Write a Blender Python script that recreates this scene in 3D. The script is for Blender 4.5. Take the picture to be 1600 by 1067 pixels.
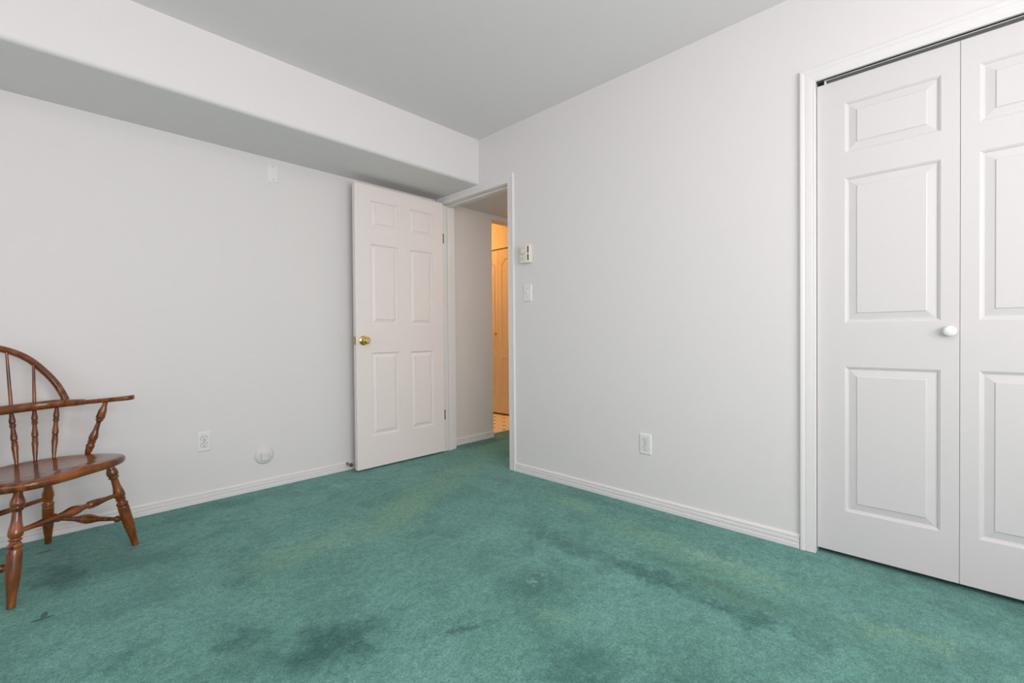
import bpy, bmesh, math, random
from mathutils import Vector, Matrix

random.seed(4)
PI = math.pi
for o in list(bpy.data.objects):
    bpy.data.objects.remove(o)
C = bpy.context.scene.collection
SC = bpy.context.scene

# ------------------------------------------------------------------ camera
YAW, PITCH, ROLL, FPX = 0.76970710, 0.01074050, -0.00811906, 718.9747
F = Vector((math.cos(YAW) * math.cos(PITCH), math.sin(YAW) * math.cos(PITCH), -math.sin(PITCH)))
R0 = Vector((math.sin(YAW), -math.cos(YAW), 0))
U0 = R0.cross(F)
RR = R0 * math.cos(ROLL) + U0 * math.sin(ROLL)
UU = -R0 * math.sin(ROLL) + U0 * math.cos(ROLL)
cam_data = bpy.data.cameras.new('camera')
cam = bpy.data.objects.new('camera', cam_data)
C.objects.link(cam)
M4 = Matrix((RR, UU, -F)).transposed().to_4x4()
M4.translation = Vector((-2.348539, -2.613570, 0.949769))
cam.matrix_world = M4
cam_data.sensor_width = 36
cam_data.lens = 36 * FPX / 1600
cam_data.clip_start = 0.02
SC.camera = cam

# ------------------------------------------------------------------ light and exposure
SC.view_settings.view_transform = 'Standard'
SC.view_settings.look = 'None'
SC.view_settings.exposure = 0.03
SC.view_settings.gamma = 1.0
SC.view_settings.use_curve_mapping = False
world = bpy.data.worlds.new('sky')
SC.world = world
world.use_nodes = True
wn = world.node_tree
wn.nodes['Background'].inputs[0].default_value = (0.95, 0.95, 1.0, 1)
wn.nodes['Background'].inputs[1].default_value = 0.6


def area(name, loc, rot, sx, sy, power, color, spread=180):
    l = bpy.data.lights.new(name, 'AREA')
    l.shape = 'RECTANGLE'
    l.size = sx
    l.size_y = sy
    l.energy = power
    l.color = color
    l.spread = math.radians(spread)
    o = bpy.data.objects.new(name, l)
    C.objects.link(o)
    o.location = loc
    o.rotation_euler = rot
    return o


# daylight entering by the two windows behind the camera
area('daylight_south', (-1.9, -4.16, 1.35), (PI / 2 + 0.25, 0, 0), 2.3, 1.3, 66, (1.0, 0.945, 0.935))
area('daylight_west', (-3.86, -1.7, 1.35), (PI / 2 + 0.25, 0, -PI / 2), 2.2, 1.3, 10, (1.0, 0.955, 0.95))

# ------------------------------------------------------------------ helpers


def obj(name, bm, m, parent=None, smooth=False, bevel=0, segs=2, autosmooth=None):
    bmesh.ops.recalc_face_normals(bm, faces=bm.faces)
    me = bpy.data.meshes.new(name)
    bm.to_mesh(me)
    bm.free()
    o = bpy.data.objects.new(name, me)
    C.objects.link(o)
    if m:
        me.materials.append(m)
    if parent:
        o.parent = parent
    if smooth or autosmooth:
        for p in me.polygons:
            p.use_smooth = True
        if autosmooth:
            me.set_sharp_from_angle(angle=math.radians(autosmooth))
    if bevel:
        b = o.modifiers.new('bevel', 'BEVEL')
        b.width = bevel
        b.segments = segs
        b.limit_method = 'ANGLE'
        b.angle_limit = math.radians(50)
    return o


def tag(o, label, cat=None, group=None, kind=None):
    o['label'] = label
    if cat:
        o['category'] = cat
    if group:
        o['group'] = group
    if kind:
        o['kind'] = kind
    return o


def empty(name, loc, rz, label, cat, group=None, kind=None):
    o = bpy.data.objects.new(name, None)
    C.objects.link(o)
    o.location = loc
    o.rotation_euler = (0, 0, rz)
    o.empty_display_size = 0.05
    return tag(o, label, cat, group, kind)


def box(bm, x0, x1, y0, y1, z0, z1):
    vs = [bm.verts.new((x, y, z)) for x in (x0, x1) for y in (y0, y1) for z in (z0, z1)]
    for f in ((0, 1, 3, 2), (4, 6, 7, 5), (0, 4, 5, 1), (2, 3, 7, 6), (0, 2, 6, 4), (1, 5, 7, 3)):
        bm.faces.new([vs[i] for i in f])


def frame_of(d):
    d = d.normalized()
    a = Vector((0, 0, 1)) if abs(d.z) < 0.9 else Vector((1, 0, 0))
    s = d.cross(a).normalized()
    return s, s.cross(d).normalized()


def catmull(ts, ks):
    """smooth interpolation of (t, r) profile keys"""
    out = []
    for i in range(len(ks) - 1):
        out.append(ks[i])
    out.append(ks[-1])
    return out


def lathe(bm, p0, p1, prof, n=24, smooth_steps=4):
    """prof: list of (t, r[, 's']) along p0->p1; spans are eased so bulbs read round"""
    p0, p1 = Vector(p0), Vector(p1)
    d = p1 - p0
    s, t_ = frame_of(d)
    pts = []
    for i in range(len(prof) - 1):
        (t0, r0), (t1, r1) = prof[i][:2], prof[i + 1][:2]
        for k in range(smooth_steps):
            f = k / smooth_steps
            e = (1 - math.cos(PI * f)) / 2
            pts.append((t0 + (t1 - t0) * f, r0 + (r1 - r0) * e))
    pts.append(prof[-1][:2])
    rings = []
    for t, r in pts:
        c = p0 + d * t
        rings.append([bm.verts.new(c + (s * math.cos(2 * PI * k / n) + t_ * math.sin(2 * PI * k / n)) * r) for k in range(n)])
    for a, b in zip(rings[:-1], rings[1:]):
        for k in range(n):
            bm.faces.new((a[k], a[(k + 1) % n], b[(k + 1) % n], b[k]))
    bm.faces.new(rings[0][::-1])
    bm.faces.new(rings[-1])


def spline(pts, n):
    """Catmull-Rom through pts (tuples of any length)"""
    P = [Vector(p) if len(p) < 4 else p for p in pts]
    P = [tuple(p) for p in pts]
    ext = [tuple(2 * a - b for a, b in zip(P[0], P[1]))] + P + [tuple(2 * a - b for a, b in zip(P[-1], P[-2]))]
    out = []
    for i in range(1, len(ext) - 2):
        for k in range(n):
            t = k / n
            out.append(tuple(0.5 * ((2 * b) + (-a + c) * t + (2 * a - 5 * b + 4 * c - d) * t * t + (-a + 3 * b - 3 * c + d) * t ** 3)
                             for a, b, c, d in zip(ext[i - 1], ext[i], ext[i + 1], ext[i + 2])))
    out.append(P[-1])
    return out


def rounded(hw, hh, k=0.35, n=4):
    """rounded-rectangle section, counter-clockwise"""
    r = min(hw, hh) * k * 2
    r = min(r, hw * 0.98, hh * 0.98)
    pts = []
    for cx, cy, a0 in ((hw - r, hh - r, 0), (-hw + r, hh - r, 90), (-hw + r, -hh + r, 180), (hw - r, -hh + r, 270)):
        for i in range(n + 1):
            a = math.radians(a0 + 90 * i / n)
            pts.append((cx + r * math.cos(a), cy + r * math.sin(a)))
    return pts


def skin_rings(bm, rings, cap=True):
    V = [[bm.verts.new(p) for p in r] for r in rings]
    n = len(V[0])
    for a, b in zip(V[:-1], V[1:]):
        for k in range(n):
            bm.faces.new((a[k], a[(k + 1) % n], b[(k + 1) % n], b[k]))
    if cap:
        bm.faces.new(V[0][::-1])
        bm.faces.new(V[-1])


def extrude_profile(bm, prof, axis, a0, a1, place):
    """prof: list of 2-D points; place(p, a) -> 3-D"""
    skin_rings(bm, [[place(p, a) for p in prof] for a in (a0, a1)])


# ------------------------------------------------------------------ materials


def mat(name, col, rough=0.5, metal=0.0, spec=0.5, bump=None, coat=0):
    m = bpy.data.materials.new(name)
    m.use_nodes = True
    nt = m.node_tree
    b = nt.nodes['Principled BSDF']
    b.inputs['Base Color'].default_value = (*col, 1)
    b.inputs['Roughness'].default_value = rough
    b.inputs['Metallic'].default_value = metal
    b.inputs['Specular IOR Level'].default_value = spec
    b.inputs['Coat Weight'].default_value = coat
    b.inputs['Coat Roughness'].default_value = 0.12
    if bump:
        sc, st, di = bump
        tc = nt.nodes.new('ShaderNodeTexCoord')
        n = nt.nodes.new('ShaderNodeTexNoise')
        n.inputs['Scale'].default_value = sc
        n.inputs['Detail'].default_value = 3
        bp = nt.nodes.new('ShaderNodeBump')
        bp.inputs['Strength'].default_value = st
        bp.inputs['Distance'].default_value = di
        nt.links.new(tc.outputs['Object'], n.inputs['Vector'])
        nt.links.new(n.outputs['Fac'], bp.inputs['Height'])
        nt.links.new(bp.outputs['Normal'], b.inputs['Normal'])
    return m


M_wall = mat('wall_paint', (0.785, 0.765, 0.768), 0.62, spec=0.3, bump=(180, 0.12, 0.002))
M_ceil = mat('ceiling_paint', (0.83, 0.80, 0.81), 0.9, spec=0.1, bump=(120, 0.15, 0.002))
M_hall = mat('hall_wall_paint', (0.78, 0.775, 0.77), 0.6, spec=0.3, bump=(180, 0.12, 0.002))
M_trim = mat('white_trim_paint', (0.80, 0.785, 0.79), 0.38, spec=0.45)
M_door = mat('door_paint', (0.86, 0.80, 0.785), 0.42, spec=0.45, bump=(60, 0.05, 0.002))
M_bifold = mat('bifold_paint', (0.69, 0.67, 0.68), 0.42, spec=0.45)
M_plastic = mat('white_plastic', (0.84, 0.835, 0.83), 0.3)
M_almond = mat('almond_plastic', (0.82, 0.76, 0.69), 0.4)
M_slot = mat('dark_slot', (0.03, 0.028, 0.025), 0.6)
M_grey = mat('steel_screw', (0.42, 0.42, 0.42), 0.4, metal=0.8)
M_brass = mat('polished_brass', (0.86, 0.62, 0.22), 0.13, metal=1.0)
M_oldbrass = mat('dull_brass', (0.42, 0.30, 0.17), 0.35, metal=1.0)
M_bronze = mat('tarnished_hinge', (0.13, 0.10, 0.075), 0.5, metal=0.5)
M_porc = mat('porcelain', (0.92, 0.91, 0.90), 0.1, coat=0.5)
M_rubber = mat('brown_rubber', (0.12, 0.075, 0.055), 0.6)
M_track = mat('track_metal', (0.55, 0.55, 0.55), 0.4, metal=0.6)
M_shade = mat('closet_painted_shade', (0.10, 0.10, 0.10), 0.9)  # dark base colour stands in for shade in and above the closets


def wood_grain_bump(m, scale, strength):
    nt = m.node_tree
    b = nt.nodes['Principled BSDF']
    tc = nt.nodes.new('ShaderNodeTexCoord')
    mp = nt.nodes.new('ShaderNodeMapping')
    mp.inputs['Scale'].default_value = scale
    n = nt.nodes.new('ShaderNodeTexNoise')
    n.inputs['Scale'].default_value = 1.0
    n.inputs['Detail'].default_value = 4
    bp = nt.nodes.new('ShaderNodeBump')
    bp.inputs['Strength'].default_value = strength
    bp.inputs['Distance'].default_value = 0.0015
    nt.links.new(tc.outputs['Object'], mp.inputs['Vector'])
    nt.links.new(mp.outputs[0], n.inputs['Vector'])
    nt.links.new(n.outputs['Fac'], bp.inputs['Height'])
    nt.links.new(bp.outputs['Normal'], b.inputs['Normal'])


wood_grain_bump(M_bifold, (30, 30, 260), 0.10)


def make_wood():
    m = bpy.data.materials.new('varnished_cherry_wood')
    m.use_nodes = True
    nt = m.node_tree
    b = nt.nodes['Principled BSDF']
    tc = nt.nodes.new('ShaderNodeTexCoord')
    mp = nt.nodes.new('ShaderNodeMapping')
    mp.inputs['Scale'].default_value = (55, 9, 9)
    mp.inputs['Rotation'].default_value = (0, 0.2, 0.3)
    n = nt.nodes.new('ShaderNodeTexNoise')
    n.inputs['Scale'].default_value = 1.0
    n.inputs['Detail'].default_value = 6
    n.inputs['Distortion'].default_value = 0.6
    cr = nt.nodes.new('ShaderNodeValToRGB')
    e = cr.color_ramp.elements
    e[0].position = 0.28
    e[0].color = (0.055, 0.011, 0.0025, 1)
    e[1].position = 0.72
    e[1].color = (0.37, 0.108, 0.016, 1)
    n2 = nt.nodes.new('ShaderNodeTexNoise')
    n2.inputs['Scale'].default_value = 9.0
    n2.inputs['Detail'].default_value = 2
    mx = nt.nodes.new('ShaderNodeMix')
    mx.data_type = 'RGBA'
    mx.blend_type = 'MULTIPLY'
    mx.inputs[0].default_value = 0.55
    c2 = nt.nodes.new('ShaderNodeValToRGB')
    c2.color_ramp.elements[0].position = 0.35
    c2.color_ramp.elements[0].color = (0.5, 0.42, 0.4, 1)
    c2.color_ramp.elements[1].position = 0.65
    c2.color_ramp.elements[1].color = (1.0, 1.0, 1.0, 1)
    L = nt.links.new
    L(tc.outputs['Object'], mp.inputs['Vector'])
    L(mp.outputs[0], n.inputs['Vector'])
    L(tc.outputs['Object'], n2.inputs['Vector'])
    L(n.outputs['Fac'], cr.inputs[0])
    L(n2.outputs['Fac'], c2.inputs[0])
    L(cr.outputs[0], mx.inputs[6])
    L(c2.outputs[0], mx.inputs[7])
    L(mx.outputs[2], b.inputs['Base Color'])
    b.inputs['Roughness'].default_value = 0.24
    b.inputs['Coat Weight'].default_value = 0.4
    b.inputs['Coat Roughness'].default_value = 0.07
    return m


M_wood = make_wood()


def make_carpet():
    m = bpy.data.materials.new('teal_carpet')
    m.use_nodes = True
    nt = m.node_tree
    L = nt.links.new
    N = nt.nodes.new
    b = nt.nodes['Principled BSDF']
    b.inputs['Roughness'].default_value = 0.95
    b.inputs['Specular IOR Level'].default_value = 0.08
    b.inputs['Sheen Weight'].default_value = 0.35
    b.inputs['Sheen Roughness'].default_value = 0.5
    b.inputs['Sheen Tint'].default_value = (0.6, 0.9, 0.85, 1)
    tc = N('ShaderNodeTexCoord')
    pos = tc.outputs['Object']

    def noise(scale, detail=3, dist=0.0, vec=None, rough=0.5):
        n = N('ShaderNodeTexNoise')
        n.inputs['Scale'].default_value = scale
        n.inputs['Detail'].default_value = detail
        n.inputs['Distortion'].default_value = dist
        n.inputs['Roughness'].default_value = rough
        L(vec or pos, n.inputs['Vector'])
        return n

    def math_(op, a, c=None, clamp=False):
        n = N('ShaderNodeMath')
        n.operation = op
        n.use_clamp = clamp
        for i, v in enumerate((a, c)):
            if v is None:
                continue
            if isinstance(v, (int, float)):
                n.inputs[i].default_value = v
            else:
                L(v, n.inputs[i])
        return n.outputs[0]

    def ramp(fac, p0, p1, c0=(0, 0, 0, 1), c1=(1, 1, 1, 1)):
        r = N('ShaderNodeValToRGB')
        r.color_ramp.elements[0].position = p0
        r.color_ramp.elements[1].position = p1
        r.color_ramp.elements[0].color = c0
        r.color_ramp.elements[1].color = c1
        L(fac, r.inputs[0])
        return r.outputs[0]

    def mix(fac, a, c, mode='MIX'):
        n = N('ShaderNodeMix')
        n.data_type = 'RGBA'
        n.blend_type = mode
        if isinstance(fac, (int, float)):
            n.inputs[0].default_value = fac
        else:
            L(fac, n.inputs[0])
        for i, v in ((6, a), (7, c)):
            if isinstance(v, tuple):
                n.inputs[i].default_value = (*v, 1)
            else:
                L(v, n.inputs[i])
        return n.outputs[2]

    # wobbly coordinates so worn patches have ragged rims
    warp = noise(11, 5, rough=0.75)
    sub = N('ShaderNodeVectorMath')
    sub.operation = 'SUBTRACT'
    L(warp.outputs['Color'], sub.inputs[0])
    sub.inputs[1].default_value = (0.5, 0.5, 0.5)
    scl = N('ShaderNodeVectorMath')
    scl.operation = 'SCALE'
    L(sub.outputs[0], scl.inputs[0])
    scl.inputs['Scale'].default_value = 0.30
    add = N('ShaderNodeVectorMath')
    add.operation = 'ADD'
    L(pos, add.inputs[0])
    L(scl.outputs[0], add.inputs[1])
    wpos = add.outputs[0]

    def blob(x, y, rx, ry, ang, strength, soft=1.0, crisp=False):
        mp = N('ShaderNodeMapping')
        mp.vector_type = 'TEXTURE'
        mp.inputs['Location'].default_value = (x, y, 0)
        mp.inputs['Rotation'].default_value = (0, 0, math.radians(ang))
        mp.inputs['Scale'].default_value = (rx, ry, 1000)
        L(pos if crisp else wpos, mp.inputs['Vector'])
        ln = N('ShaderNodeVectorMath')
        ln.operation = 'LENGTH'
        L(mp.outputs[0], ln.inputs[0])
        r = N('ShaderNodeMapRange')
        r.interpolation_type = 'SMOOTHSTEP'
        r.inputs['From Min'].default_value = 1.0 - 0.8 * soft if not crisp else 0.85
        r.inputs['From Max'].default_value = 1.0 + 0.25 * soft if not crisp else 1.1
        r.inputs['To Min'].default_value = strength
        r.inputs['To Max'].default_value = 0.0
        L(ln.outputs['Value'], r.inputs['Value'])
        return r.outputs[0]

    def total(items):
        acc = None
        for it in items:
            v = blob(*it)
            acc = v if acc is None else math_('MAXIMUM', acc, v)
        return acc

    big = noise(1.6, 4, 0.3)
    mid = noise(5.5, 5, 0.4, rough=0.6)
    fine = noise(260, 4, rough=0.75)
    tuft = noise(95, 3, rough=0.7)

    # nap lying this way and that: broad light and dark brushing
    base = mix(ramp(big.outputs['Fac'], 0.38, 0.62), CARPET_A, CARPET_B)
    base = mix(math_('MULTIPLY', ramp(mid.outputs['Fac'], 0.45, 0.66), 0.34), base, CARPET_D)
    yellow = total([
        (-0.92, -0.40, 0.55, 0.17, 28, 0.55), (-1.45, -0.50, 0.45, 0.14, 8, 0.42), (-0.45, -0.16, 0.5, 0.20, 20, 0.42),
        (-0.35, -1.62, 0.12, 0.40, -6, 0.36), (-0.40, -1.95, 0.10, 0.30, 0, 0.45),
        (-0.25, -1.05, 0.07, 0.22, -10, 0.5), (-0.47, -2.50, 0.07, 0.16, 10, 0.5), (0.35, 0.25, 0.4, 0.14, 30, 0.5),
        (-1.15, -1.62, 0.05, 0.09, 0, 0.35)])
    base = mix(yellow, base, CARPET_Y)
    olive = total([(-0.58, -2.02, 0.07, 0.24, -4, 0.75), (-0.52, -1.72, 0.06, 0.22, -4, 0.5), (-0.55, -2.3, 0.10, 0.25, -8, 0.25),
                   (-0.62, -1.25, 0.05, 0.3, -6, 0.25)])
    base = mix(olive, base, CARPET_O)
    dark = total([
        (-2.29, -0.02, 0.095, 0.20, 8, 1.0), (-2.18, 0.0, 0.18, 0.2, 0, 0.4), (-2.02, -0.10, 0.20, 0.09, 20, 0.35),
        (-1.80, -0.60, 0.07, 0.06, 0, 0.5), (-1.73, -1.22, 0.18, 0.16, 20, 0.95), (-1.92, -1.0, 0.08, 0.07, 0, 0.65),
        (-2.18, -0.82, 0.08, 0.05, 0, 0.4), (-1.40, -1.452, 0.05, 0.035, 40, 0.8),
        (-0.69, -1.35, 0.07, 0.34, -7, 0.60), (-0.665, -1.72, 0.065, 0.30, 0, 0.8), (-0.69, -2.08, 0.06, 0.26, 4, 0.75), (-0.80, -1.30, 0.03, 0.3, -12, 0.3),
        (-0.43, -0.15, 0.035, 0.02, 20, 0.7), (-0.33, -0.17, 0.03, 0.02, 0, 0.5), (-1.05, -1.44, 0.16, 0.14, 0, 0.55),
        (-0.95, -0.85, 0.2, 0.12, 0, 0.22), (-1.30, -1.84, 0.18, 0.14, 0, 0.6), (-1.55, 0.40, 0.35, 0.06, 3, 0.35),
        (-1.1, -2.05, 0.2, 0.12, 0, 0.3), (-0.03, -2.7, 0.06, 0.25, 0, 0.3), (-0.12, -1.3, 0.05, 0.5, 0, 0.35),
        (0.5, 0.45, 0.5, 0.10, 0, 0.5)])
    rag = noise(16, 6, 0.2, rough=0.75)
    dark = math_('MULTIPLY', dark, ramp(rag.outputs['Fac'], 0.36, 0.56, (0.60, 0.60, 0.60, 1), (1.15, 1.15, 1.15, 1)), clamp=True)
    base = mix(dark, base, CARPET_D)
    # cross-shaped dent left by a furniture foot
    dent = math_('MAXIMUM', blob(-2.350, -0.372, 0.030, 0.010, 0, 0.9, crisp=True), blob(-2.344, -0.348, 0.009, 0.028, -8, 0.9, crisp=True))
    dent = math_('MAXIMUM', dent, blob(-2.338, 0.330, 0.030, 0.016, 10, 0.6, crisp=True))
    base = mix(dent, base, (0.012, 0.065, 0.062))
    pale = total([(-1.032, -1.414, 0.012, 0.022, 40, 0.7, 0.4), (-0.98, -1.40, 0.012, 0.018, 20, 0.5, 0.4), (-1.10, -2.0, 0.03, 0.08, 30, 0.12),
                  (-0.86, 0.22, 0.03, 0.02, 0, 0.5), (-1.02, 0.24, 0.07, 0.03, 0, 0.4), (-0.36, -1.86, 0.05, 0.14, 0, 0.3)])
    base = mix(pale, base, (0.36, 0.60, 0.52))
    # individual yarns
    clump = noise(34, 5, 0.5, rough=0.7)
    base = mix(0.75, base, ramp(clump.outputs['Fac'], 0.34, 0.66, (0.60, 0.66, 0.66, 1), (1.27, 1.24, 1.24, 1)), 'MULTIPLY')
    speck = ramp(fine.outputs['Fac'], 0.36, 0.64, (0.42, 0.42, 0.42, 1), (1.55, 1.55, 1.55, 1))
    base = mix(0.85, base, speck, 'MULTIPLY')
    speck2 = ramp(tuft.outputs['Fac'], 0.36, 0.64, (0.70, 0.70, 0.70, 1), (1.22, 1.22, 1.22, 1))
    base = mix(0.8, base, speck2, 'MULTIPLY')
    L(base, b.inputs['Base Color'])
    h = math_('ADD', math_('MULTIPLY', fine.outputs['Fac'], 0.6), tuft.outputs['Fac'])
    bp = N('ShaderNodeBump')
    bp.inputs['Strength'].default_value = 0.8
    bp.inputs['Distance'].default_value = 0.006
    L(h, bp.inputs['Height'])
    L(bp.outputs['Normal'], b.inputs['Normal'])
    return m


CARPET_A = (0.110, 0.286, 0.238)
CARPET_B = (0.142, 0.346, 0.304)
CARPET_D = (0.018, 0.100, 0.094)
CARPET_Y = (0.210, 0.380, 0.235)
CARPET_O = (0.058, 0.160, 0.098)
M_carpet = make_carpet()


def make_vinyl():
    m = bpy.data.materials.new('dotted_vinyl')
    m.use_nodes = True
    nt = m.node_tree
    L = nt.links.new
    N = nt.nodes.new
    b = nt.nodes['Principled BSDF']
    b.inputs['Roughness'].default_value = 0.35
    tc = N('ShaderNodeTexCoord')
    sp = N('ShaderNodeSeparateXYZ')
    L(tc.outputs['Object'], sp.inputs[0])

    def mth(op, a, c):
        n = N('ShaderNodeMath')
        n.operation = op
        for i, v in enumerate((a, c)):
            if v is None:
                continue
            if isinstance(v, (int, float)):
                n.inputs[i].default_value = v
            else:
                L(v, n.inputs[i])
        return n.outputs[0]
    ds = []
    for ax, off in (('X', 0.960), ('Y', 0.870)):
        t = mth('DIVIDE', mth('SUBTRACT', sp.outputs[ax], off), 0.152)
        t = mth('ABSOLUTE', mth('SUBTRACT', t, mth('ROUND', t, None)), None)
        ds.append(t)
    d = mth('ADD', ds[0], ds[1])
    dot = mth('LESS_THAN', d, 0.15)
    mx = N('ShaderNodeMix')
    mx.data_type = 'RGBA'
    L(dot, mx.inputs[0])
    mx.inputs[6].default_value = (0.90, 0.84, 0.70, 1)
    mx.inputs[7].default_value = (0.05, 0.04, 0.035, 1)
    L(mx.outputs[2], b.inputs['Base Color'])
    return m


M_vinyl = make_vinyl()

# ------------------------------------------------------------------ room shell
H = 2.44        # ceiling
SY = 0.544      # left wall
ZS = 2.102      # soffit underside
XW, YS = -3.9, -4.2   # room limits behind the camera


def struct(name, bm, m, label, **k):
    o = obj(name, bm, m, **k)
    o['kind'] = 'structure'
    o['label'] = label
    return o


bm = bmesh.new()
box(bm, XW - 0.1, 1.66, YS - 0.1, 0.664, -0.06, 0.0)
struct('floor', bm, M_carpet, 'worn teal green carpet with darker and yellowed patches')
bm = bmesh.new()
box(bm, 0.60, 1.66, 0.664, 3.1, -0.06, 0.0)
struct('floor_vinyl', bm, M_vinyl, 'cream vinyl floor with small dark squares beyond the hallway')

bm = bmesh.new()
box(bm, XW - 0.1, 0.115, YS - 0.1, 0.66, H, H + 0.1)
struct('ceiling', bm, M_ceil, 'plain pale grey painted bedroom ceiling')
bm = bmesh.new()
box(bm, 0.115, 1.66, -1.4, 0.55, 2.10, 2.2)
struct('ceiling_hall', bm, M_hall, 'low hallway ceiling seen through the open doorway')
bm = bmesh.new()
box(bm, 0.60, 1.66, 0.66, 3.1, H, H + 0.1)
struct('ceiling_back_room', bm, M_hall, 'ceiling of the orange lit room past the hallway')

# left wall, continuing as the hall's left wall
bm = bmesh.new()
box(bm, XW - 0.1, 0.646, SY, SY + 0.116, 0, H + 0.1)
struct('wall_left', bm, M_wall, 'long pale grey wall behind the wooden chair and open door')
# soffit
bm = bmesh.new()
r = 0.022
prof = [(SY, ZS), (SY, H), (0, H), (0, ZS + r)]
for i in range(1, 7):
    a = i / 6 * PI / 2
    prof.append((r - r * math.cos(a), ZS + r - r * math.sin(a)))
extrude_profile(bm, prof, 'x', XW, 0.0, lambda p, a: (a, p[0], p[1]))
struct('wall_soffit', bm, M_wall, 'boxed soffit with a rounded lower edge along the left wall', autosmooth=40)

# right wall with bedroom doorway and closet opening
DY0, DY1, DH = -0.310, 0.450, 2.040     # doorway clear opening
CY0, CY1, CH = -3.960, -2.171, 2.036    # closet opening
bm = bmesh.new()
J = 0.014
box(bm, 0, 0.115, DY1 + J, SY, 0, H)
box(bm, 0, 0.115, DY0 - J, DY1 + J, DH + J, H)
box(bm, 0, 0.115, CY1, DY0 - J, 0, H)
box(bm, 0, 0.115, CY0, CY1, CH, H)
box(bm, 0, 0.115, YS, CY0, 0, H)
bmesh.ops.remove_doubles(bm, verts=bm.verts, dist=1e-5)
struct('wall_right', bm, M_wall, 'pale grey wall holding the doorway and white closet doors')

# walls behind the camera, with windows
def wall_with_window(name, vertical_x, a0, a1, w0, w1, z0, z1, pos, label):
    bm = bmesh.new()
    t = 0.1

    def bx(p0, p1, q0, q1):
        if vertical_x:
            box(bm, pos - t, pos, p0, p1, q0, q1)
        else:
            box(bm, p0, p1, pos - t, pos, q0, q1)
    bx(a0, w0, 0, H)
    bx(w1, a1, 0, H)
    bx(w0, w1, 0, z0)
    bx(w0, w1, z1, H)
    struct(name, bm, M_wall, label)
    bm = bmesh.new()

    def fx(p0, p1, q0, q1):
        if vertical_x:
            box(bm, pos - 0.08, pos - 0.05, p0, p1, q0, q1)
        else:
            box(bm, p0, p1, pos - 0.08, pos - 0.05, q0, q1)
    f = 0.04
    fx(w0, w0 + f, z0, z1)
    fx(w1 - f, w1, z0, z1)
    fx(w0 + f, w1 - f, z0, z0 + f)
    fx(w0 + f, w1 - f, z1 - f, z1)
    mid = (w0 + w1) / 2
    fx(mid - f / 2, mid + f / 2, z0 + f, z1 - f)
    return bm


bm = wall_with_window('wall_back', False, XW - 0.1, 0.0, -3.1, -0.7, 0.65, 2.05, YS, 'bedroom wall behind the camera with a wide window')
struct('window_1', bm, M_trim, 'wide white window frame in the wall behind the camera')
bm = wall_with_window('wall_side', True, YS, SY, -2.85, -0.55, 0.65, 2.05, XW, 'bedroom wall opposite the closet with a window')
struct('window_2', bm, M_trim, 'white window frame in the wall opposite the closet')

# closet interior, its shade put into a dark wall colour
bm = bmesh.new()
box(bm, 0.75, 0.80, CY0 - 0.1, CY1 + 0.1, 0, H)
box(bm, 0.115, 0.80, CY0 - 0.15, CY0 - 0.1, 0, H)
box(bm, 0.115, 0.80, CY1 + 0.1, CY1 + 0.15, 0, H)
box(bm, 0.115, 0.80, CY0 - 0.15, CY1 + 0.15, H, H + 0.05)
struct('wall_closet', bm, M_shade, 'inside walls of the closet, coloured dark to stand for shade')

bm = bmesh.new()
box(bm, 1.66, 1.70, 0.75, 2.42, 0, 2.2)  # dark sheet paints the shade seen through the gap over the far doors
struct('wall_back_closet', bm, M_shade, 'closet back behind the arched-panel doors, coloured dark to stand for shade')
# hall and the room past it
bm = bmesh.new()
box(bm, 1.56, 1.66, -1.4, 0.66, 0, 2.2)
box(bm, 0.115, 1.66, -1.5, -1.4, 0, 2.2)
struct('wall_hall', bm, M_hall, 'far walls of the small hallway')
bm = bmesh.new()
box(bm, 0.646, 1.66, SY, SY + 0.116, 2.058, H + 0.1)
box(bm, 1.46, 1.66, SY, SY + 0.116, 0, 2.058)
struct('wall_header', bm, M_hall, 'header above the opening at the end of the hallway')
# back room shell: a bifold closet in the wall x = 1.56
FY0, FY1, FH = 0.80, 2.35, 2.015
bm = bmesh.new()
box(bm, 1.56, 1.66, 0.66, FY0, 0, H)
box(bm, 1.56, 1.66, FY1, 3.1, 0, H)
box(bm, 1.56, 1.66, FY0, FY1, FH, H)
box(bm, 0.50, 1.66, 3.0, 3.1, 0, H)
box(bm, 0.50, 0.60, 0.66, 3.1, 0, H)
struct('wall_back_room', bm, M_hall, 'walls of the orange lit room past the hallway')


# ------------------------------------------------------------------ trim
BASE_PROF = [(0, 0), (0.0125, 0), (0.0125, 0.018), (0.0085, 0.0215), (0.0085, 0.0225), (0.0115, 0.026),
             (0.0115, 0.038), (0.0075, 0.041), (0.0075, 0.042), (0.0100, 0.045), (0.0100, 0.0525), (0.006, 0.057), (0.004, 0.0605), (0.0, 0.0605)]


def baseboard(name, label, a0, a1, place):
    bm = bmesh.new()
    extrude_profile(bm, BASE_PROF, '', a0, a1, place)
    return struct(name, bm, M_trim, label)


baseboard('baseboard_left', 'white ribbed baseboard along the left wall', XW, 0.0 - 0.016, lambda p, a: (a, SY - p[0], p[1]))
baseboard('baseboard_right', 'white ribbed baseboard between doorway and closet', CY1 + 0.0595, DY0 - 0.0625, lambda p, a: (-p[0], a, p[1]))
baseboard('baseboard_hall', 'white baseboard along the hallway wall beyond the doorway', 0.131, 0.646, lambda p, a: (a, SY - p[0], p[1]))
baseboard('baseboard_back', 'white baseboard on the wall behind the camera', XW, 0.0, lambda p, a: (a, YS + p[0], p[1]))
baseboard('baseboard_side', 'white baseboard on the wall opposite the closet', YS, SY, lambda p, a: (XW + p[0], a, p[1]))

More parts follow.
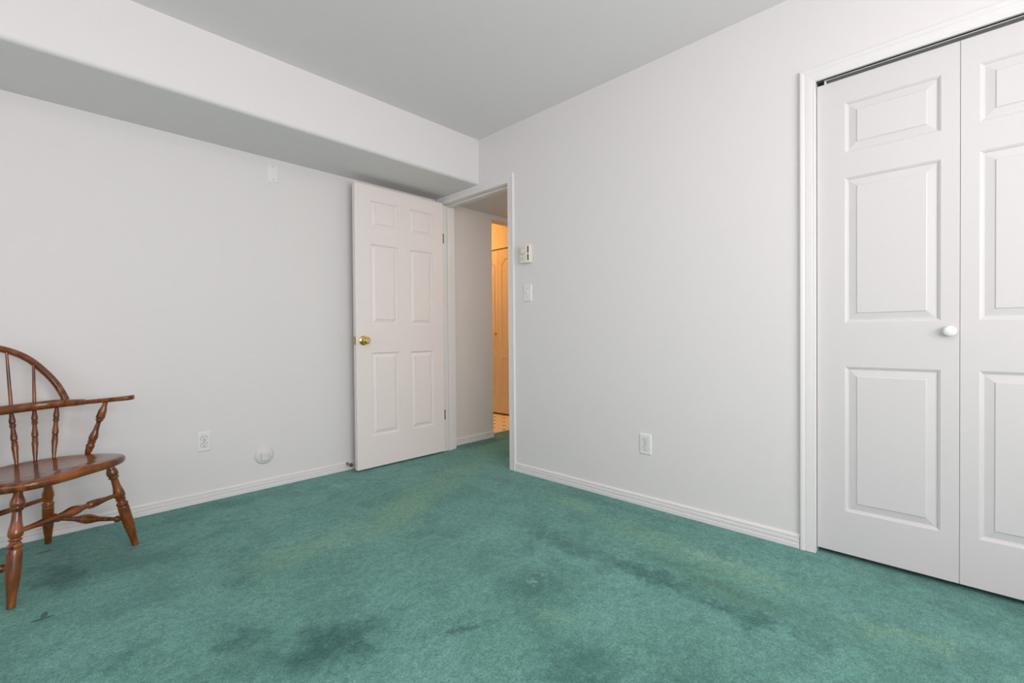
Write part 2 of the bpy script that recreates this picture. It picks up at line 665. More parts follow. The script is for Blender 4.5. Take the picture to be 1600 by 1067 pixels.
CAS = [(0.0, 0.0), (0.0, 0.0085), (0.002, 0.0105), (0.007, 0.0110), (0.009, 0.0100), (0.011, 0.0112), (0.022, 0.0122), (0.036, 0.0128),
       (0.038, 0.0118), (0.040, 0.0132), (0.048, 0.0160), (0.054, 0.0165), (0.0575, 0.0150), (0.059, 0.0110), (0.059, 0.0)]


def casing(name, label, y0, y1, h, sgn=-1, x0=0.0, gap=0.003):
    """mitred colonial casing round an opening, on the plane x = x0"""
    bm = bmesh.new()
    rings = []
    for key in range(4):
        ring = []
        for o, t in CAS:
            o = o + gap
            p = [(y1 + o, 0.0), (y1 + o, h + o), (y0 - o, h + o), (y0 - o, 0.0)][key]
            ring.append((x0 + sgn * t, p[0], p[1]))
        rings.append(ring)
    skin_rings(bm, rings)
    return struct(name, bm, M_trim, label)


casing('trim_1', 'white moulded casing around the open bedroom doorway', DY0, DY1, DH, gap=0.002)
casing('trim_2', 'white moulded casing around the closet doors', CY0, CY1, CH, gap=-0.001)
casing('trim_3', 'hallway side casing of the bedroom doorway', DY0, DY1, DH, sgn=1, x0=0.115, gap=0.002)
# jamb lining with stop
bm = bmesh.new()
box(bm, 0.0, 0.115, DY1, DY1 + J, 0, DH + J)
box(bm, 0.0, 0.115, DY0 - J, DY0, 0, DH + J)
box(bm, 0.0, 0.115, DY0, DY1, DH, DH + J)
box(bm, 0.040, 0.075, DY1 - 0.011, DY1, 0, DH)
box(bm, 0.040, 0.075, DY0, DY0 + 0.011, 0, DH)
box(bm, 0.040, 0.075, DY0 + 0.011, DY1 - 0.011, DH - 0.011, DH)
struct('trim_4', bm, M_trim, 'white door jamb lining and stop inside the doorway', bevel=0.0015, segs=1)
# closet jamb
bm = bmesh.new()
box(bm, 0.0, 0.115, CY1 - 0.001, CY1, 0, CH)
bm2 = bm
struct('trim_5', bm, M_trim, 'thin white jamb beside the closet doors')


# ------------------------------------------------------------------ panelled slabs
PROF_RING = [(0.0, 0.0), (0.0018, 0.0028), (0.0048, 0.0028), (0.0075, 0.0075), (0.0125, 0.0085), (0.0365, 0.0036), (0.0378, 0.0036), (0.0390, 0.0004)]


def panel_slab(bm, w, z0, z1, t, panels, depth=1.0, back=True):
    """slab from x 0..w, thickness y 0..t (front at y = 0); panels: (x0, x1, z0, z1)"""
    def face_side(y, sgn):
        xs = sorted({0, w} | {p[0] for p in panels} | {p[1] for p in panels})
        zs = sorted({z0, z1} | {p[2] for p in panels} | {p[3] for p in panels})
        vc = {}

        def V(x, z, d=0.0):
            k = (round(x, 5), round(z, 5), round(d, 5))
            if k not in vc:
                vc[k] = bm.verts.new((x, y + sgn * d, z))
            return vc[k]
        for a, b in zip(xs[:-1], xs[1:]):
            for c, d in zip(zs[:-1], zs[1:]):
                if any(p[0] <= a + 1e-6 and p[1] >= b - 1e-6 and p[2] <= c + 1e-6 and p[3] >= d - 1e-6 for p in panels):
                    continue
                bm.faces.new((V(a, c), V(b, c), V(b, d), V(a, d)))
        for p in panels:
            # rim subdivided where grid lines meet it
            prev = None
            for o, d in PROF_RING:
                q = [(p[0] + o, p[2] + o), (p[1] - o, p[2] + o), (p[1] - o, p[3] - o), (p[0] + o, p[3] - o)]
                ring = [V(a, c, d * depth) for a, c in q]
                if prev:
                    for i in range(4):
                        bm.faces.new((prev[i], prev[(i + 1) % 4], ring[(i + 1) % 4], ring[i]))
                prev = ring
            bm.faces.new(prev)
        return vc, V
    vc, Vf = face_side(0.0, 1)
    xs = sorted({0, w} | {p[0] for p in panels} | {p[1] for p in panels})
    zs = sorted({z0, z1} | {p[2] for p in panels} | {p[3] for p in panels})
    if back:
        vb, Vb = face_side(t, -1)
    else:
        vb = {}

        def Vb(x, z, d=0.0):
            k = (round(x, 5), round(z, 5))
            if k not in vb:
                vb[k] = bm.verts.new((x, t, z))
            return vb[k]
        for a, b in zip(xs[:-1], xs[1:]):
            for c, d in zip(zs[:-1], zs[1:]):
                bm.faces.new((Vb(a, c), Vb(b, c), Vb(b, d), Vb(a, d)))
    for a, b in zip(xs[:-1], xs[1:]):
        for z in (z0, z1):
            bm.faces.new((Vf(a, z), Vf(b, z), Vb(b, z), Vb(a, z)))
    for c, d in zip(zs[:-1], zs[1:]):
        for x in (0, w):
            bm.faces.new((Vf(x, c), Vf(x, d), Vb(x, d), Vb(x, c)))


# bedroom door, open against the left wall
DX0, DX1, DF = -0.792, -0.026, 0.417
dw = DX1 - DX0
door = empty('door_1', (DX0, DF, 0), 0, 'white six-panel bedroom door standing open against the left wall', None, kind='structure')
bm = bmesh.new()
P = []
for a, b in ((-0.672, -0.447), (-0.343, -0.127)):
    for c, d in ((1.737, 1.937), (1.044, 1.625), (0.240, 0.842)):
        P.append((a - DX0, b - DX0, c, d))
panel_slab(bm, dw, 0.014, 2.043, 0.035, P, depth=1.5)
obj('panel_slab', bm, M_door, door)
# knob: rose, neck, ball, both sides; latch on the edge
def knob(parent, x, z, y, sgn):
    k = bpy.data.objects.new('door_knob', None)
    bm = bmesh.new()
    lathe(bm, (x, y, z), (x, y + sgn * 0.066, z), [(0, 0.033), (0.03, 0.034), (0.07, 0.031), (0.12, 0.024), (0.16, 0.014), (0.34, 0.0115),
                                                  (0.44, 0.015), (0.60, 0.0255), (0.78, 0.0275), (0.93, 0.021), (1.0, 0.015)], 32, 4)
    o = obj('door_knob', bm, M_brass, parent, autosmooth=50)
    o['label'] = 'round polished brass door knob'
    bpy.data.objects.remove(k)
    return o


kz = 0.930
knob(door, 0.050 + 0.006, kz, 0.0, -1)
knob(door, 0.050 + 0.006, kz, 0.035, 1)
bm = bmesh.new()
box(bm, -0.0015, 0.0, 0.006, 0.029, kz - 0.029, kz + 0.029)
o = obj('latch_plate', bm, M_oldbrass, door, bevel=0.0006)
bm = bmesh.new()
box(bm, -0.011, -0.0015, 0.011, 0.024, kz - 0.010, kz + 0.010)
obj('latch_bolt', bm, M_oldbrass, o, bevel=0.003)
for hz in (1.765, 0.305):
    bm = bmesh.new()
    box(bm, dw, dw + 0.002, 0.003, 0.032, hz - 0.045, hz + 0.045)
    hy = 0.036
    lathe(bm, (dw + 0.010, hy + 0.004, hz - 0.045), (dw + 0.010, hy + 0.004, hz + 0.045), [(0, 0.006), (1, 0.006)], 12, 1)
    box(bm, dw + 0.002, dw + 0.012, 0.029, 0.041, hz - 0.044, hz + 0.044)
    box(bm, dw + 0.004, dw + 0.034, 0.0305, 0.0325, hz - 0.040, hz + 0.040)
    obj('hinge', bm, M_bronze, door)

# closet bifold doors
LW = 0.4445


def bifold_pair(name, y_start, label, mirror=False):
    """y_start is the far (higher y) end; leaves run towards -y. Front faces -x"""
    root = empty(name, (0.012, y_start, 0), -PI / 2, label, None, kind='structure')
    for i in range(2):
        bm = bmesh.new()
        pl, pr = (0.100, 0.051) if i == 0 else (0.051, 0.100)
        panels = [(pl, LW - 0.0015 - pr, c, d) for c, d in ((1.705, 1.913), (0.997, 1.600), (0.203, 0.811))]
        panel_slab(bm, LW - 0.0004, 0.022, 2.017, 0.030, panels, depth=0.9)
        bmesh.ops.translate(bm, verts=bm.verts, vec=(0.002 + i * (LW + 0.0006), 0, 0))
        obj('door_leaf', bm, M_bifold, root, bevel=0.0012, segs=1)
    kx = (0.420 if not mirror else 2 * LW - 0.420 + 0.004)
    bm = bmesh.new()
    lathe(bm, (kx, 0, 0.957), (kx, -0.006, 0.957), [(0, 0.0195), (0.6, 0.0195), (1, 0.014)], 28, 3)
    lathe(bm, (kx, -0.005, 0.957), (kx, -0.014, 0.957), [(0, 0.008), (1, 0.010)], 20, 2)
    kb = obj('knob_base', bm, M_oldbrass if False else M_brass, root, autosmooth=50)
    bm = bmesh.new()
    lathe(bm, (kx, -0.012, 0.957), (kx, -0.030, 0.957), [(0, 0.012), (0.18, 0.0175), (0.5, 0.0195), (0.8, 0.0160), (0.95, 0.009), (1.0, 0.002)], 32, 4)
    o = obj('closet_knob', bm, M_porc, root, smooth=True)
    o['label'] = 'white porcelain closet knob with a brass rim'
    return root


bifold_pair('door_2', CY1 - 0.001, 'white two-leaf bifold closet door with raised panels and a white knob')
bifold_pair('door_3', CY1 - 0.003 - 2 * LW - 0.006, 'second white bifold closet door outside the picture on the right', mirror=True)
# track in the gap over the doors
bm = bmesh.new()
box(bm, 0.0, 0.115, CY0 + 0.002, CY1 - 0.002, CH - 0.0014, CH - 0.0004)  # thin dark strip in place of real shade under the head
struct('trim_8', bm, M_shade, 'dark strip painted as shade under the head above the closet doors')
bm = bmesh.new()
box(bm, 0.003, 0.0045, CY0 + 0.002, CY1 - 0.03, 2.0265, 2.0295)
box(bm, 0.003, 0.042, CY0 + 0.002, CY1 - 0.03, 2.0292, 2.0300)
box(bm, 0.040, 0.042, CY0 + 0.002, CY1 - 0.03, 2.0225, CH - 0.0014)
struct('trim_6', bm, M_track, 'metal bifold track in the gap above the closet doors')
bm = bmesh.new()
lathe(bm, (0.014, CY1 - 0.033, 2.0165), (0.014, CY1 - 0.033, 2.034), [(0, 0.004), (1, 0.004)], 12, 1)
struct('trim_7', bm, M_plastic, 'white pivot pin at the corner above the closet doors')

# far bifold with cathedral panels in the orange lit room
far = empty('door_4', (1.565, 2.36, 0), -PI / 2, 'white arched-panel bifold door lit orange in the room past the hallway', None, kind='structure')


def arch_path(x0, x1, z0, z1, rise):
    pts = [(x0, z0), (x0, z1 - rise)]
    n = 14
    for i in range(1, n):
        t = i / n
        x = x0 + (x1 - x0) * t
        s = min(t, 1 - t) / 0.5
        e = 0 if s < 0.18 else (1 - math.cos(PI * min(1, (s - 0.18) / 0.5))) / 2
        pts.append((x, z1 - rise + rise * e))
    pts += [(x1, z1 - rise), (x1, z0)]
    return pts


def moulding(bm, path, w=0.012, h=0.005):
    n = len(path)
    cx = sum(p[0] for p in path) / n
    cz = (min(p[1] for p in path) + max(p[1] for p in path)) / 2
    secs = []
    for i, (x, z) in enumerate(path):
        a = path[i - 1]
        b = path[(i + 1) % n]
        tx, tz = b[0] - a[0], b[1] - a[1]
        l = math.hypot(tx, tz) or 1
        nx, nz = -tz / l, tx / l
        secs.append([(x + nx * w, 0.001, z + nz * w), (x + nx * w * 0.3, -h, z + nz * w * 0.3), (x - nx * w * 0.3, -h, z - nz * w * 0.3), (x - nx * w, 0.001, z - nz * w)])
    V = [[bm.verts.new(p) for p in s] for s in secs]
    for i in range(n):
        a, b = V[i], V[(i + 1) % n]
        for k in range(3):
            bm.faces.new((a[k], a[k + 1], b[k + 1], b[k]))


FL = 0.317
# leaf boundary seen at y = 1.409
off = 2.36 - 1.409 - 3 * FL
for i in range(5):
    x0 = off + i * FL
    if 2.36 - x0 - FL < 0.75:
        continue
    bm = bmesh.new()
    box(bm, x0 + 0.0015, x0 + FL - 0.0015, 0, 0.03, 0.020, 2.002)
    moulding(bm, arch_path(x0 + 0.062, x0 + FL - 0.062, 0.80, 1.885, 0.055))
    moulding(bm, [(x0 + 0.062, 0.235), (x0 + 0.062, 0.70), (x0 + FL - 0.062, 0.70), (x0 + FL - 0.062, 0.235)])
    obj('door_leaf', bm, M_bifold, far)
bm = bmesh.new()
kx = 2.36 - 1.447
lathe(bm, (kx, 0.002, 0.985), (kx, -0.028, 0.985), [(0, 0.010), (0.3, 0.007), (0.6, 0.016), (0.85, 0.014), (1, 0.005)], 20, 3)
o = obj('door_knob', bm, M_oldbrass, far, smooth=True)
o['label'] = 'small dark brass knob'

# ------------------------------------------------------------------ fittings on the walls


def wall_root(name, p, rz, label, cat, group=None):
    """local frame: x along the wall, -y out of the wall, z up; origin on the wall at centre"""
    return empty(name, p, rz, label, cat, group)


def plate(bm, w, h, t=0.006):
    """wall plate with bevelled rim"""
    rings = []
    for s, d in ((0, 0), (0.0, 0.0015), (0.0035, t * 0.85), (0.006, t)):
        rings.append([(-w / 2 + s, -d, -h / 2 + s), (w / 2 - s, -d, -h / 2 + s), (w / 2 - s, -d, h / 2 - s), (-w / 2 + s, -d, h / 2 - s)])
    skin_rings(bm, rings)


def screw(parent, x, z, y, r=0.0035):
    bm = bmesh.new()
    lathe(bm, (x, y + 0.001, z), (x, y - 0.0012, z), [(0, r), (0.7, r), (1, r * 0.7)], 14, 1)
    return obj('screw', bm, M_grey, parent)


def outlet(p, rz, label):
    root = wall_root('electrical_outlet', p, rz, label, 'outlet')
    bm = bmesh.new()
    plate(bm, 0.071, 0.115)
    obj('cover_plate', bm, M_plastic, root)
    for s in (1, -1):
        bm = bmesh.new()
        zc = s * 0.0195
        ring = []
        n = 28
        for k in range(n):
            a = 2 * PI * k / n
            x, z = 0.0172 * math.cos(a), 0.0172 * math.sin(a)
            z = max(-0.0135, min(0.0135, z))
            ring.append((x, z))
        skin_rings(bm, [[(x, -0.004, zc + z) for x, z in ring], [(x, -0.0078, zc + z) for x, z in ring], [(x * 0.94, -0.0085, zc + z * 0.94) for x, z in ring]])
        rc = obj('receptacle', bm, M_plastic, root)
        bm = bmesh.new()
        box(bm, -0.0078, -0.0052, -0.0090, -0.0060, zc + 0.0005, zc + 0.0092)
        box(bm, 0.0052, 0.0078, -0.0090, -0.0060, zc + 0.0015, zc + 0.0085)
        lathe(bm, (0, -0.006, zc - 0.0068), (0, -0.0090, zc - 0.0068), [(0, 0.0030), (1, 0.0030)], 14, 1)
        skin_rings(bm, [[(x * 1.06, -0.0055, zc + z * 1.08) for x, z in ring], [(x * 1.06, -0.0063, zc + z * 1.08) for x, z in ring]])
        obj('slots', bm, M_slot, rc)
    screw(root, 0, 0, -0.006, 0.003)
    return root


outlet((-1.679, SY, 0.3525), 0, 'white duplex outlet low on the left wall beside the chair')
outlet((0, -1.367, 0.345), -PI / 2, 'white duplex outlet low on the right wall near the closet')

# blank plate high on the left wall
root = wall_root('blank_plate', (-1.281, SY, 2.008), 0, 'narrow white blank cover plate high on the left wall under the soffit', 'wall plate')
bm = bmesh.new()
plate(bm, 0.066, 0.113, 0.005)
obj('cover_plate', bm, M_plastic, root)
screw(root, 0, 0.041, -0.005)
screw(root, 0, -0.041, -0.005)

# round cap
root = wall_root('round_wall_cap', (-1.357, SY, 0.212), 0, 'round white wall cap with a raised square centre, low on the left wall', 'wall cap')
M_cap = mat('cap_paint', (0.74, 0.725, 0.715), 0.45)
bm = bmesh.new()
lathe(bm, (0, 0, 0), (0, -0.012, 0), [(0, 0.055), (0.35, 0.055), (0.8, 0.0515), (1.0, 0.046)], 48, 2)
o = obj('disc', bm, M_cap, root, autosmooth=50)
bm = bmesh.new()
box(bm, -0.0225, 0.0225, -0.028, -0.011, -0.030, 0.018)
obj('square_button', bm, M_cap, root, bevel=0.004)

# door stop
root = empty('door_stop', (-0.812, SY - 0.011, 0.050), 0, 'small brown knobbed door stop on the left baseboard behind the open door', 'door stop')
bm = bmesh.new()
lathe(bm, (0, 0, 0), (0, -0.008, 0), [(0, 0.010), (0.5, 0.010), (1, 0.006)], 16, 2)
lathe(bm, (0, -0.006, 0), (0, -0.058, 0), [(0, 0.0045), (1, 0.0045)], 14, 1)
obj('stem', bm, M_oldbrass, root)
bm = bmesh.new()
lathe(bm, (0, -0.052, 0), (0, -0.072, 0), [(0, 0.006), (0.2, 0.0125), (0.6, 0.0135), (0.9, 0.010), (1, 0.006)], 20, 3)
obj('tip', bm, M_rubber, root, smooth=True)

# light switch
root = wall_root('light_switch', (0, -0.494, 1.2475), -PI / 2, 'white toggle light switch below the thermostat', 'light switch')
bm = bmesh.new()
plate(bm, 0.072, 0.115)
obj('cover_plate', bm, M_plastic, root)
bm = bmesh.new()
box(bm, -0.0055, 0.0055, -0.0075, -0.0045, -0.0125, 0.0125)
o = obj('toggle_frame', bm, M_plastic, root, bevel=0.0006)
bm = bmesh.new()
skin_rings(bm, [[(-0.0045, -0.006, -0.006), (0.0045, -0.006, -0.006), (0.0045, -0.006, 0.006), (-0.0045, -0.006, 0.006)],
                [(-0.0038, -0.020, 0.006), (0.0038, -0.020, 0.006), (0.0038, -0.018, 0.013), (-0.0038, -0.018, 0.013)]])
obj('toggle', bm, M_plastic, root, bevel=0.001)
screw(root, 0, 0.030, -0.006, 0.0028)
screw(root, 0, -0.030, -0.006, 0.0028)

# thermostat: dial face at its left, sloping grille at its right
root = wall_root('thermostat', (0, -0.4885, 1.5125), -PI / 2, 'almond wall thermostat with a round dial, above the light switch', 'thermostat')
TW, TH = 0.0885, 0.120
bm = bmesh.new()
prof = [(-TW / 2, 0), (-TW / 2, -0.026), (-TW / 2 + 0.003, -0.029), (0.019, -0.033), (0.022, -0.031), (TW / 2 - 0.003, -0.024), (TW / 2, -0.021), (TW / 2, 0)]
skin_rings(bm, [[(x, y, z) for x, y in prof] for z in (-TH / 2, TH / 2)])
obj('housing', bm, M_almond, root, bevel=0.0015)
bm = bmesh.new()
lathe(bm, (-0.014, -0.028, 0.018), (-0.014, -0.0385, 0.018), [(0, 0.0225), (0.5, 0.0225), (0.9, 0.0195), (1, 0.018)], 36, 2)
d = obj('dial', bm, mat('dial_plastic', (0.66, 0.59, 0.52), 0.4), root, autosmooth=50)
bm = bmesh.new()
lathe(bm, (-0.014, -0.038, 0.018), (-0.014, -0.0405, 0.018), [(0, 0.0135), (0.7, 0.0135), (1, 0.012)], 30, 1)
obj('dial_cap', bm, M_almond, d)
bm = bmesh.new()
for z0, z1 in ((0.005, 0.050), (-0.046, -0.005)):
    box(bm, 0.0285, 0.0365, -0.0300, -0.0240, z0, z1)
obj('vent_slots', bm, M_slot, root)
bm = bmesh.new()
for z in (-0.028, -0.034):
    box(bm, -0.030, -0.006, -0.0325, -0.029, z, z + 0.0018)
obj('marking_lines', bm, mat('almond_marking', (0.50, 0.44, 0.38), 0.5), root)

# ------------------------------------------------------------------ windsor armchair
chair = empty('windsor_armchair', (-2.373, 0.119, 0), math.radians(-50),
              'brown varnished spindle-back wooden armchair with turned legs by the left wall', 'chair')


def tilt(a):
    return 0.05 * a


# seat
bm = bmesh.new()
half = [(0.262, 0.0), (0.262, 0.06), (0.256, 0.125), (0.238, 0.177), (0.207, 0.213), (0.158, 0.238), (0.09, 0.252), (0.01, 0.254), (-0.06, 0.246), (-0.125, 0.222), (-0.18, 0.170), (-0.215, 0.10), (-0.230, 0.0)]
hs = spline(half, 5)
outline = hs + [(a, -b) for a, b in hs[-2:0:-1]]
cx = 0.02


def seat_top(a, b, s):
    z = 0.424 + tilt(a)
    # saddle: two shallow hollows with a low ridge at the front
    ra, rb = (a + 0.02) / 0.20, abs(b) / 0.23
    d = max(0.0, 1 - (ra * ra + rb * rb) ** 1.4)
    z -= 0.017 * (d ** 0.6)
    z += 0.006 * math.exp(-(b / 0.035) ** 2) * max(0, min(1, (a - 0.05) / 0.15))
    return z


rings = []
for s in (0.04, 0.15, 0.3, 0.45, 0.6, 0.72, 0.82, 0.90, 0.95, 0.98):
    rings.append([((cx + (a - cx) * s), b * s, seat_top(cx + (a - cx) * s, b * s, s) - (0 if s < 0.93 else (0.0015 if s < 0.97 else 0.004))) for a, b in outline])
for s, dz in ((0.995, -0.010), (1.0, -0.018), (0.994, -0.026), (0.975, -0.033), (0.94, -0.037)):
    rings.append([((cx + (a - cx) * s), b * s, 0.424 + tilt(a) + dz) for a, b in outline])
rings.append([((cx + (a - cx) * 0.1), b * 0.1, 0.424 + tilt(a * 0.1) - 0.037) for a, b in outline])
skin_rings(bm, rings)
obj('seat', bm, M_wood, chair, smooth=True)

LEG = [(0, 0.0165), (0.04, 0.0185), (0.125, 0.0305), (0.148, 0.0285), (0.158, 0.0245), (0.166, 0.0245), (0.175, 0.0285), (0.184, 0.0240), (0.195, 0.0185),
       (0.26, 0.0205), (0.385, 0.0305), (0.410, 0.0275), (0.424, 0.0195), (0.432, 0.0265), (0.442, 0.0265), (0.452, 0.0200), (0.462, 0.0225), (0.487, 0.0315), (0.505, 0.0300),
       (0.515, 0.0262), (0.524, 0.0290), (0.55, 0.0302), (0.68, 0.0300), (1.0, 0.0165)]
LEG = [(t, r * 0.70) for t, r in LEG]
feet = {}
for nm, ft, tp in (('front', (0.2144, 0.249), (0.163, 0.177)), ('rear', (-0.215, 0.2425), (-0.135, 0.180))):
    for s in (1, -1):
        p1 = Vector((ft[0], s * ft[1], 0.002))
        zt = 0.424 + tilt(tp[0]) - 0.030
        p0 = Vector((tp[0], s * tp[1], zt))
        feet[(nm, s)] = (p0, p1)
        bm = bmesh.new()
        lathe(bm, p0, p1, LEG, 28, 4)
        obj('leg', bm, M_wood, chair, autosmooth=55)


def on_leg(k, z):
    p0, p1 = feet[k]
    t = (p0.z - z) / (p0.z - p1.z)
    return p0 + (p1 - p0) * t


# stretchers
FR = [(0, 0.008), (0.12, 0.0095), (0.30, 0.0165), (0.335, 0.0160), (0.355, 0.0110), (0.375, 0.0110), (0.5, 0.0200), (0.625, 0.0110), (0.645, 0.0110), (0.665, 0.0160), (0.70, 0.0165), (0.88, 0.0095), (1, 0.008)]
bm = bmesh.new()
lathe(bm, on_leg(('front', -1), 0.252), on_leg(('front', 1), 0.252), FR, 20, 4)
obj('stretcher', bm, M_wood, chair, autosmooth=60)
bm = bmesh.new()
lathe(bm, on_leg(('rear', -1), 0.228), on_leg(('rear', 1), 0.228), [(0, 0.0085), (0.5, 0.012), (1, 0.0085)], 16, 6)
obj('stretcher', bm, M_wood, chair, autosmooth=60)
SI = [(0, 0.008), (0.10, 0.0085), (0.112, 0.0145), (0.135, 0.0145), (0.15, 0.0085), (0.32, 0.0105), (0.5, 0.0215), (0.68, 0.0105), (0.85, 0.0085), (0.865, 0.0145), (0.888, 0.0145), (0.90, 0.0085), (1, 0.008)]
for s in (1, -1):
    bm = bmesh.new()
    lathe(bm, on_leg(('rear', s), 0.125), on_leg(('front', s), 0.130), SI, 20, 4)
    obj('stretcher', bm, M_wood, chair, autosmooth=60)


def arm_z(a):
    return 0.652 + 0.09 * a


# arm rail: two arms and the heavier back rail they are let into
path = [(-0.250, 0.0), (-0.246, 0.075), (-0.232, 0.145), (-0.203, 0.208), (-0.155, 0.252), (-0.09, 0.272), (-0.02, 0.276), (0.05, 0.283), (0.108, 0.294), (0.158, 0.309)]
cl = spline(path, 6)


def ribbon(pts, wfun, z0fun, z1fun, s=1):
    bm = bmesh.new()
    rings = []
    n = len(pts)
    for i, (a, b) in enumerate(pts):
        pa = pts[max(0, i - 1)]
        pb = pts[min(n - 1, i + 1)]
        ta, tb = pb[0] - pa[0], pb[1] - pa[1]
        l = math.hypot(ta, tb)
        na, nb = -tb / l, ta / l
        t = i / (n - 1)
        hw = wfun(t)
        z0, z1 = z0fun(a, t), z1fun(a, t)
        sec = rounded(hw, (z1 - z0) / 2, 0.32, 3)
        rings.append([(a + na * u, s * (b + nb * u), (z0 + z1) / 2 + v) for u, v in sec])
    skin_rings(bm, rings)
    return bm


def wide(t):
    # slim along the side, opening to a rounded hand
    w = 0.021 + 0.010 * max(0, min(1, (t - 0.55) / 0.35))
    if t > 0.93:
        w *= math.sqrt(max(0.05, 1 - ((t - 0.93) / 0.075) ** 2))
    return w


i0 = next(i for i, p in enumerate(cl) if p[1] > 0.245)
for s in (1, -1):
    bm = ribbon(cl[i0:], wide, lambda a, t: arm_z(a), lambda a, t: arm_z(a) + 0.0205, s)
    obj('arm', bm, M_wood, chair, autosmooth=60)
j1 = next(i for i, p in enumerate(cl) if p[0] > -0.066 and p[1] > 0.2)
side = cl[:j1 + 1]
back = [(a, -b) for a, b in side[:0:-1]] + side


def bw(t):
    e = min(t, 1 - t)
    w = 0.0235
    if e < 0.05:
        w *= math.sqrt(max(0.04, 1 - ((0.05 - e) / 0.052) ** 2))
    return w


def bh(t):
    e = min(t, 1 - t)
    return 0.0385 - 0.013 * max(0, min(1, (0.16 - e) / 0.16))


bm = ribbon(back, bw, lambda a, t: arm_z(a) - 0.002, lambda a, t: arm_z(a) - 0.002 + bh(t))
obj('back_rail', bm, M_wood, chair, autosmooth=60)

# hoop


def hoop_u(z):
    return -0.165 - (z - 0.675) * 0.42


hp = [(0.285, 0.650), (0.284, 0.685), (0.275, 0.735), (0.252, 0.790), (0.208, 0.855), (0.158, 0.893), (0.095, 0.917), (0.0, 0.930)]
hh = spline(hp, 6)
full = hh + [(-b, z) for b, z in hh[-2::-1]]
bm = bmesh.new()
rings = []
tiltv = Vector((-0.42, 0, 1)).normalized()
out = Vector((1, 0, 0.42)).normalized()
n = len(full)
for i, (b, z) in enumerate(full):
    pa, pb = full[max(0, i - 1)], full[min(n - 1, i + 1)]
    tb, tz = pb[0] - pa[0], (pb[1] - pa[1]) * math.sqrt(1 + 0.42 ** 2)
    l = math.hypot(tb, tz)
    nb, nz = tz / l, -tb / l      # outward in the hoop's own plane
    c = Vector((hoop_u(z), b, z))
    sec = [(-0.011, -0.0065), (-0.0075, -0.0095), (-0.002, -0.0100), (0.0, -0.0085), (0.002, -0.0100), (0.0095, -0.0085), (0.012, -0.005),
           (0.012, 0.005), (0.0095, 0.0085), (0.002, 0.0100), (0.0, 0.0085), (-0.002, 0.0100), (-0.0075, 0.0095), (-0.011, 0.0065)]
    sc_ = 1.12
    rings.append([c + (Vector((0, 1, 0)) * nb + tiltv * nz) * p * sc_ + out * q * sc_ for p, q in sec])
skin_rings(bm, rings)
obj('hoop', bm, M_wood, chair, autosmooth=50)

# spindles: turned below the rail, plain tapered above it
SPL = [(0, 0.0088), (0.05, 0.0095), (0.185, 0.0142), (0.215, 0.0125), (0.232, 0.0105), (0.240, 0.0140), (0.256, 0.0140), (0.264, 0.0108), (0.275, 0.0135), (0.290, 0.0135),
       (0.300, 0.0100), (0.34, 0.0100), (0.50, 0.0148), (0.545, 0.0130), (0.562, 0.0100), (0.572, 0.0135), (0.590, 0.0135), (0.600, 0.0118), (0.66, 0.0142), (0.80, 0.0115), (1.0, 0.0078)]
spots = [((-0.212, 0.034), (-0.247, 0.045), 0.050), ((-0.195, 0.105), (-0.240, 0.124), 0.126), ((-0.168, 0.156), (-0.213, 0.194), 0.212), ((-0.128, 0.199), (-0.163, 0.247), None)]


SPL = [(t, r * 0.80) for t, r in SPL]


def hoop_z(b):
    for (b0, z0), (b1, z1) in zip(hh[:-1], hh[1:]):
        if b1 <= b <= b0 and z0 > 0.7:
            return z0 + (z1 - z0) * (b0 - b) / max(1e-6, b0 - b1)
    return 0.93


for (ba, bb), (ta, tb), hb in spots:
    for s in (1, -1):
        bm = bmesh.new()
        zb = seat_top(ba, bb, 1) - 0.004
        zt = arm_z(ta) + 0.004
        lathe(bm, (ta, s * tb, zt), (ba, s * bb, zb), SPL, 18, 3)
        if hb is not None:
            z1 = hoop_z(hb) - 0.008
            lathe(bm, (ta, s * tb, zt + 0.022), (hoop_u(z1), s * hb, z1), [(0, 0.0068), (1, 0.0048)], 16, 1)
        obj('spindle', bm, M_wood, chair, autosmooth=55)

POST = [(0, 0.0115), (0.06, 0.0125), (0.20, 0.0205), (0.30, 0.0225), (0.325, 0.0175), (0.338, 0.0195), (0.352, 0.0195), (0.364, 0.0145), (0.40, 0.0110), (0.50, 0.0130), (0.68, 0.0220), (0.725, 0.0200),
        (0.742, 0.0150), (0.752, 0.0205), (0.768, 0.0205), (0.780, 0.0165), (0.83, 0.0215), (0.90, 0.0180), (1.0, 0.0130)]
POST = [(t, r * 0.76) for t, r in POST]
for s in (1, -1):
    bm = bmesh.new()
    lathe(bm, (0.048, s * 0.280, arm_z(0.048) + 0.003), (-0.008, s * 0.240, 0.419), POST, 24, 4)
    obj('arm_post', bm, M_wood, chair, autosmooth=55)

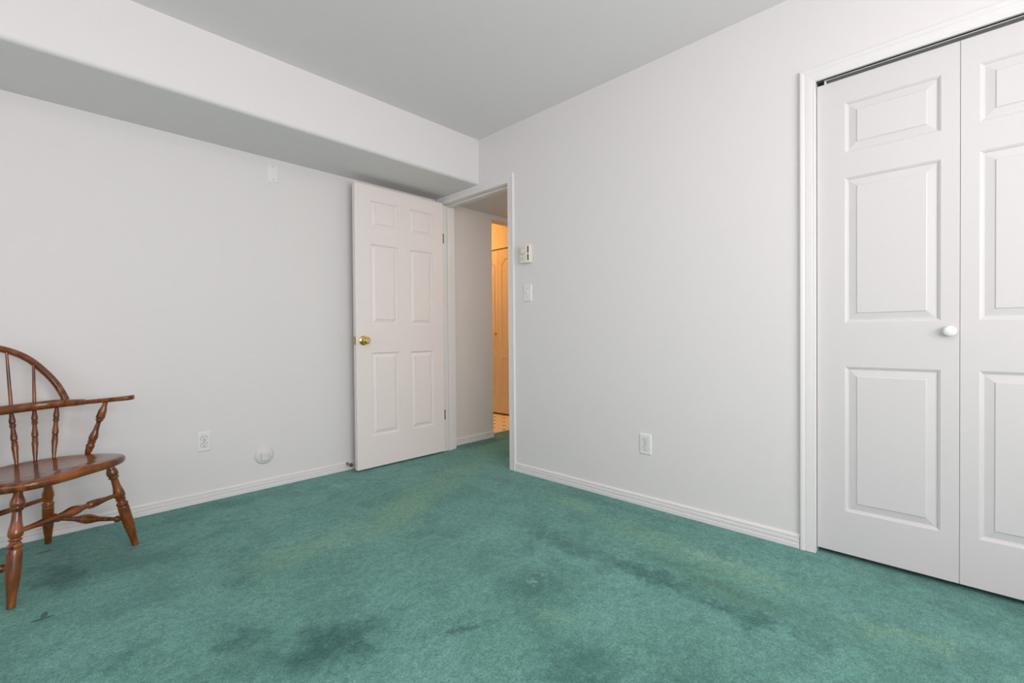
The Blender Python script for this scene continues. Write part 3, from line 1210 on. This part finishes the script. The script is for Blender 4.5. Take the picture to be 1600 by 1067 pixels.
# ------------------------------------------------------------------ lamp in the room past the hallway
lamp = empty('ceiling_lamp', (1.10, 2.2, H), 0, 'warm ceiling lamp out of sight in the room past the hallway', 'lamp')
bm = bmesh.new()
lathe(bm, (0, 0, 0), (0, 0, -0.02), [(0, 0.13), (1, 0.13)], 32, 1)
obj('lamp_base', bm, M_brass, lamp)
M_bulb = bpy.data.materials.new('warm_glass')
M_bulb.use_nodes = True
bb = M_bulb.node_tree.nodes['Principled BSDF']
bb.inputs['Base Color'].default_value = (1, 0.8, 0.5, 1)
bb.inputs['Emission Color'].default_value = (1.0, 0.425, 0.09, 1)
bb.inputs['Emission Strength'].default_value = 104
bm = bmesh.new()
lathe(bm, (0, 0, -0.02), (0, 0, -0.11), [(0, 0.12), (0.4, 0.11), (0.8, 0.07), (1, 0.02)], 32, 4)
obj('lamp_shade', bm, M_bulb, lamp, smooth=True)

# ------------------------------------------------------------------ bedroom lamp, and one added to brighten the hallway, both out of the picture


def dome_lamp(loc, r, color, strength, label):
    root = empty('ceiling_lamp', loc, 0, label, 'lamp')
    bm = bmesh.new()
    lathe(bm, (0, 0, 0), (0, 0, -0.025), [(0, r * 1.08), (1, r * 1.08)], 40, 1)
    obj('lamp_base', bm, M_brass, root)
    m = bpy.data.materials.new('frosted_glass')
    m.use_nodes = True
    b = m.node_tree.nodes['Principled BSDF']
    b.inputs['Base Color'].default_value = (0.9, 0.88, 0.84, 1)
    b.inputs['Emission Color'].default_value = (*color, 1)
    b.inputs['Emission Strength'].default_value = strength
    bm = bmesh.new()
    lathe(bm, (0, 0, -0.025), (0, 0, -0.025 - r * 0.6), [(0, r), (0.35, r * 0.93), (0.75, r * 0.6), (1, r * 0.12)], 40, 5)
    obj('lamp_shade', bm, m, root, smooth=True)


dome_lamp((-1.95, -2.4, H), 0.19, (1.0, 0.94, 0.91), 18, 'round frosted ceiling lamp of the bedroom, above the picture')
dome_lamp((0.95, -0.75, 2.10), 0.13, (1.0, 0.80, 0.66), 26, 'unseen ceiling lamp added to brighten the hallway, hidden by the right wall')
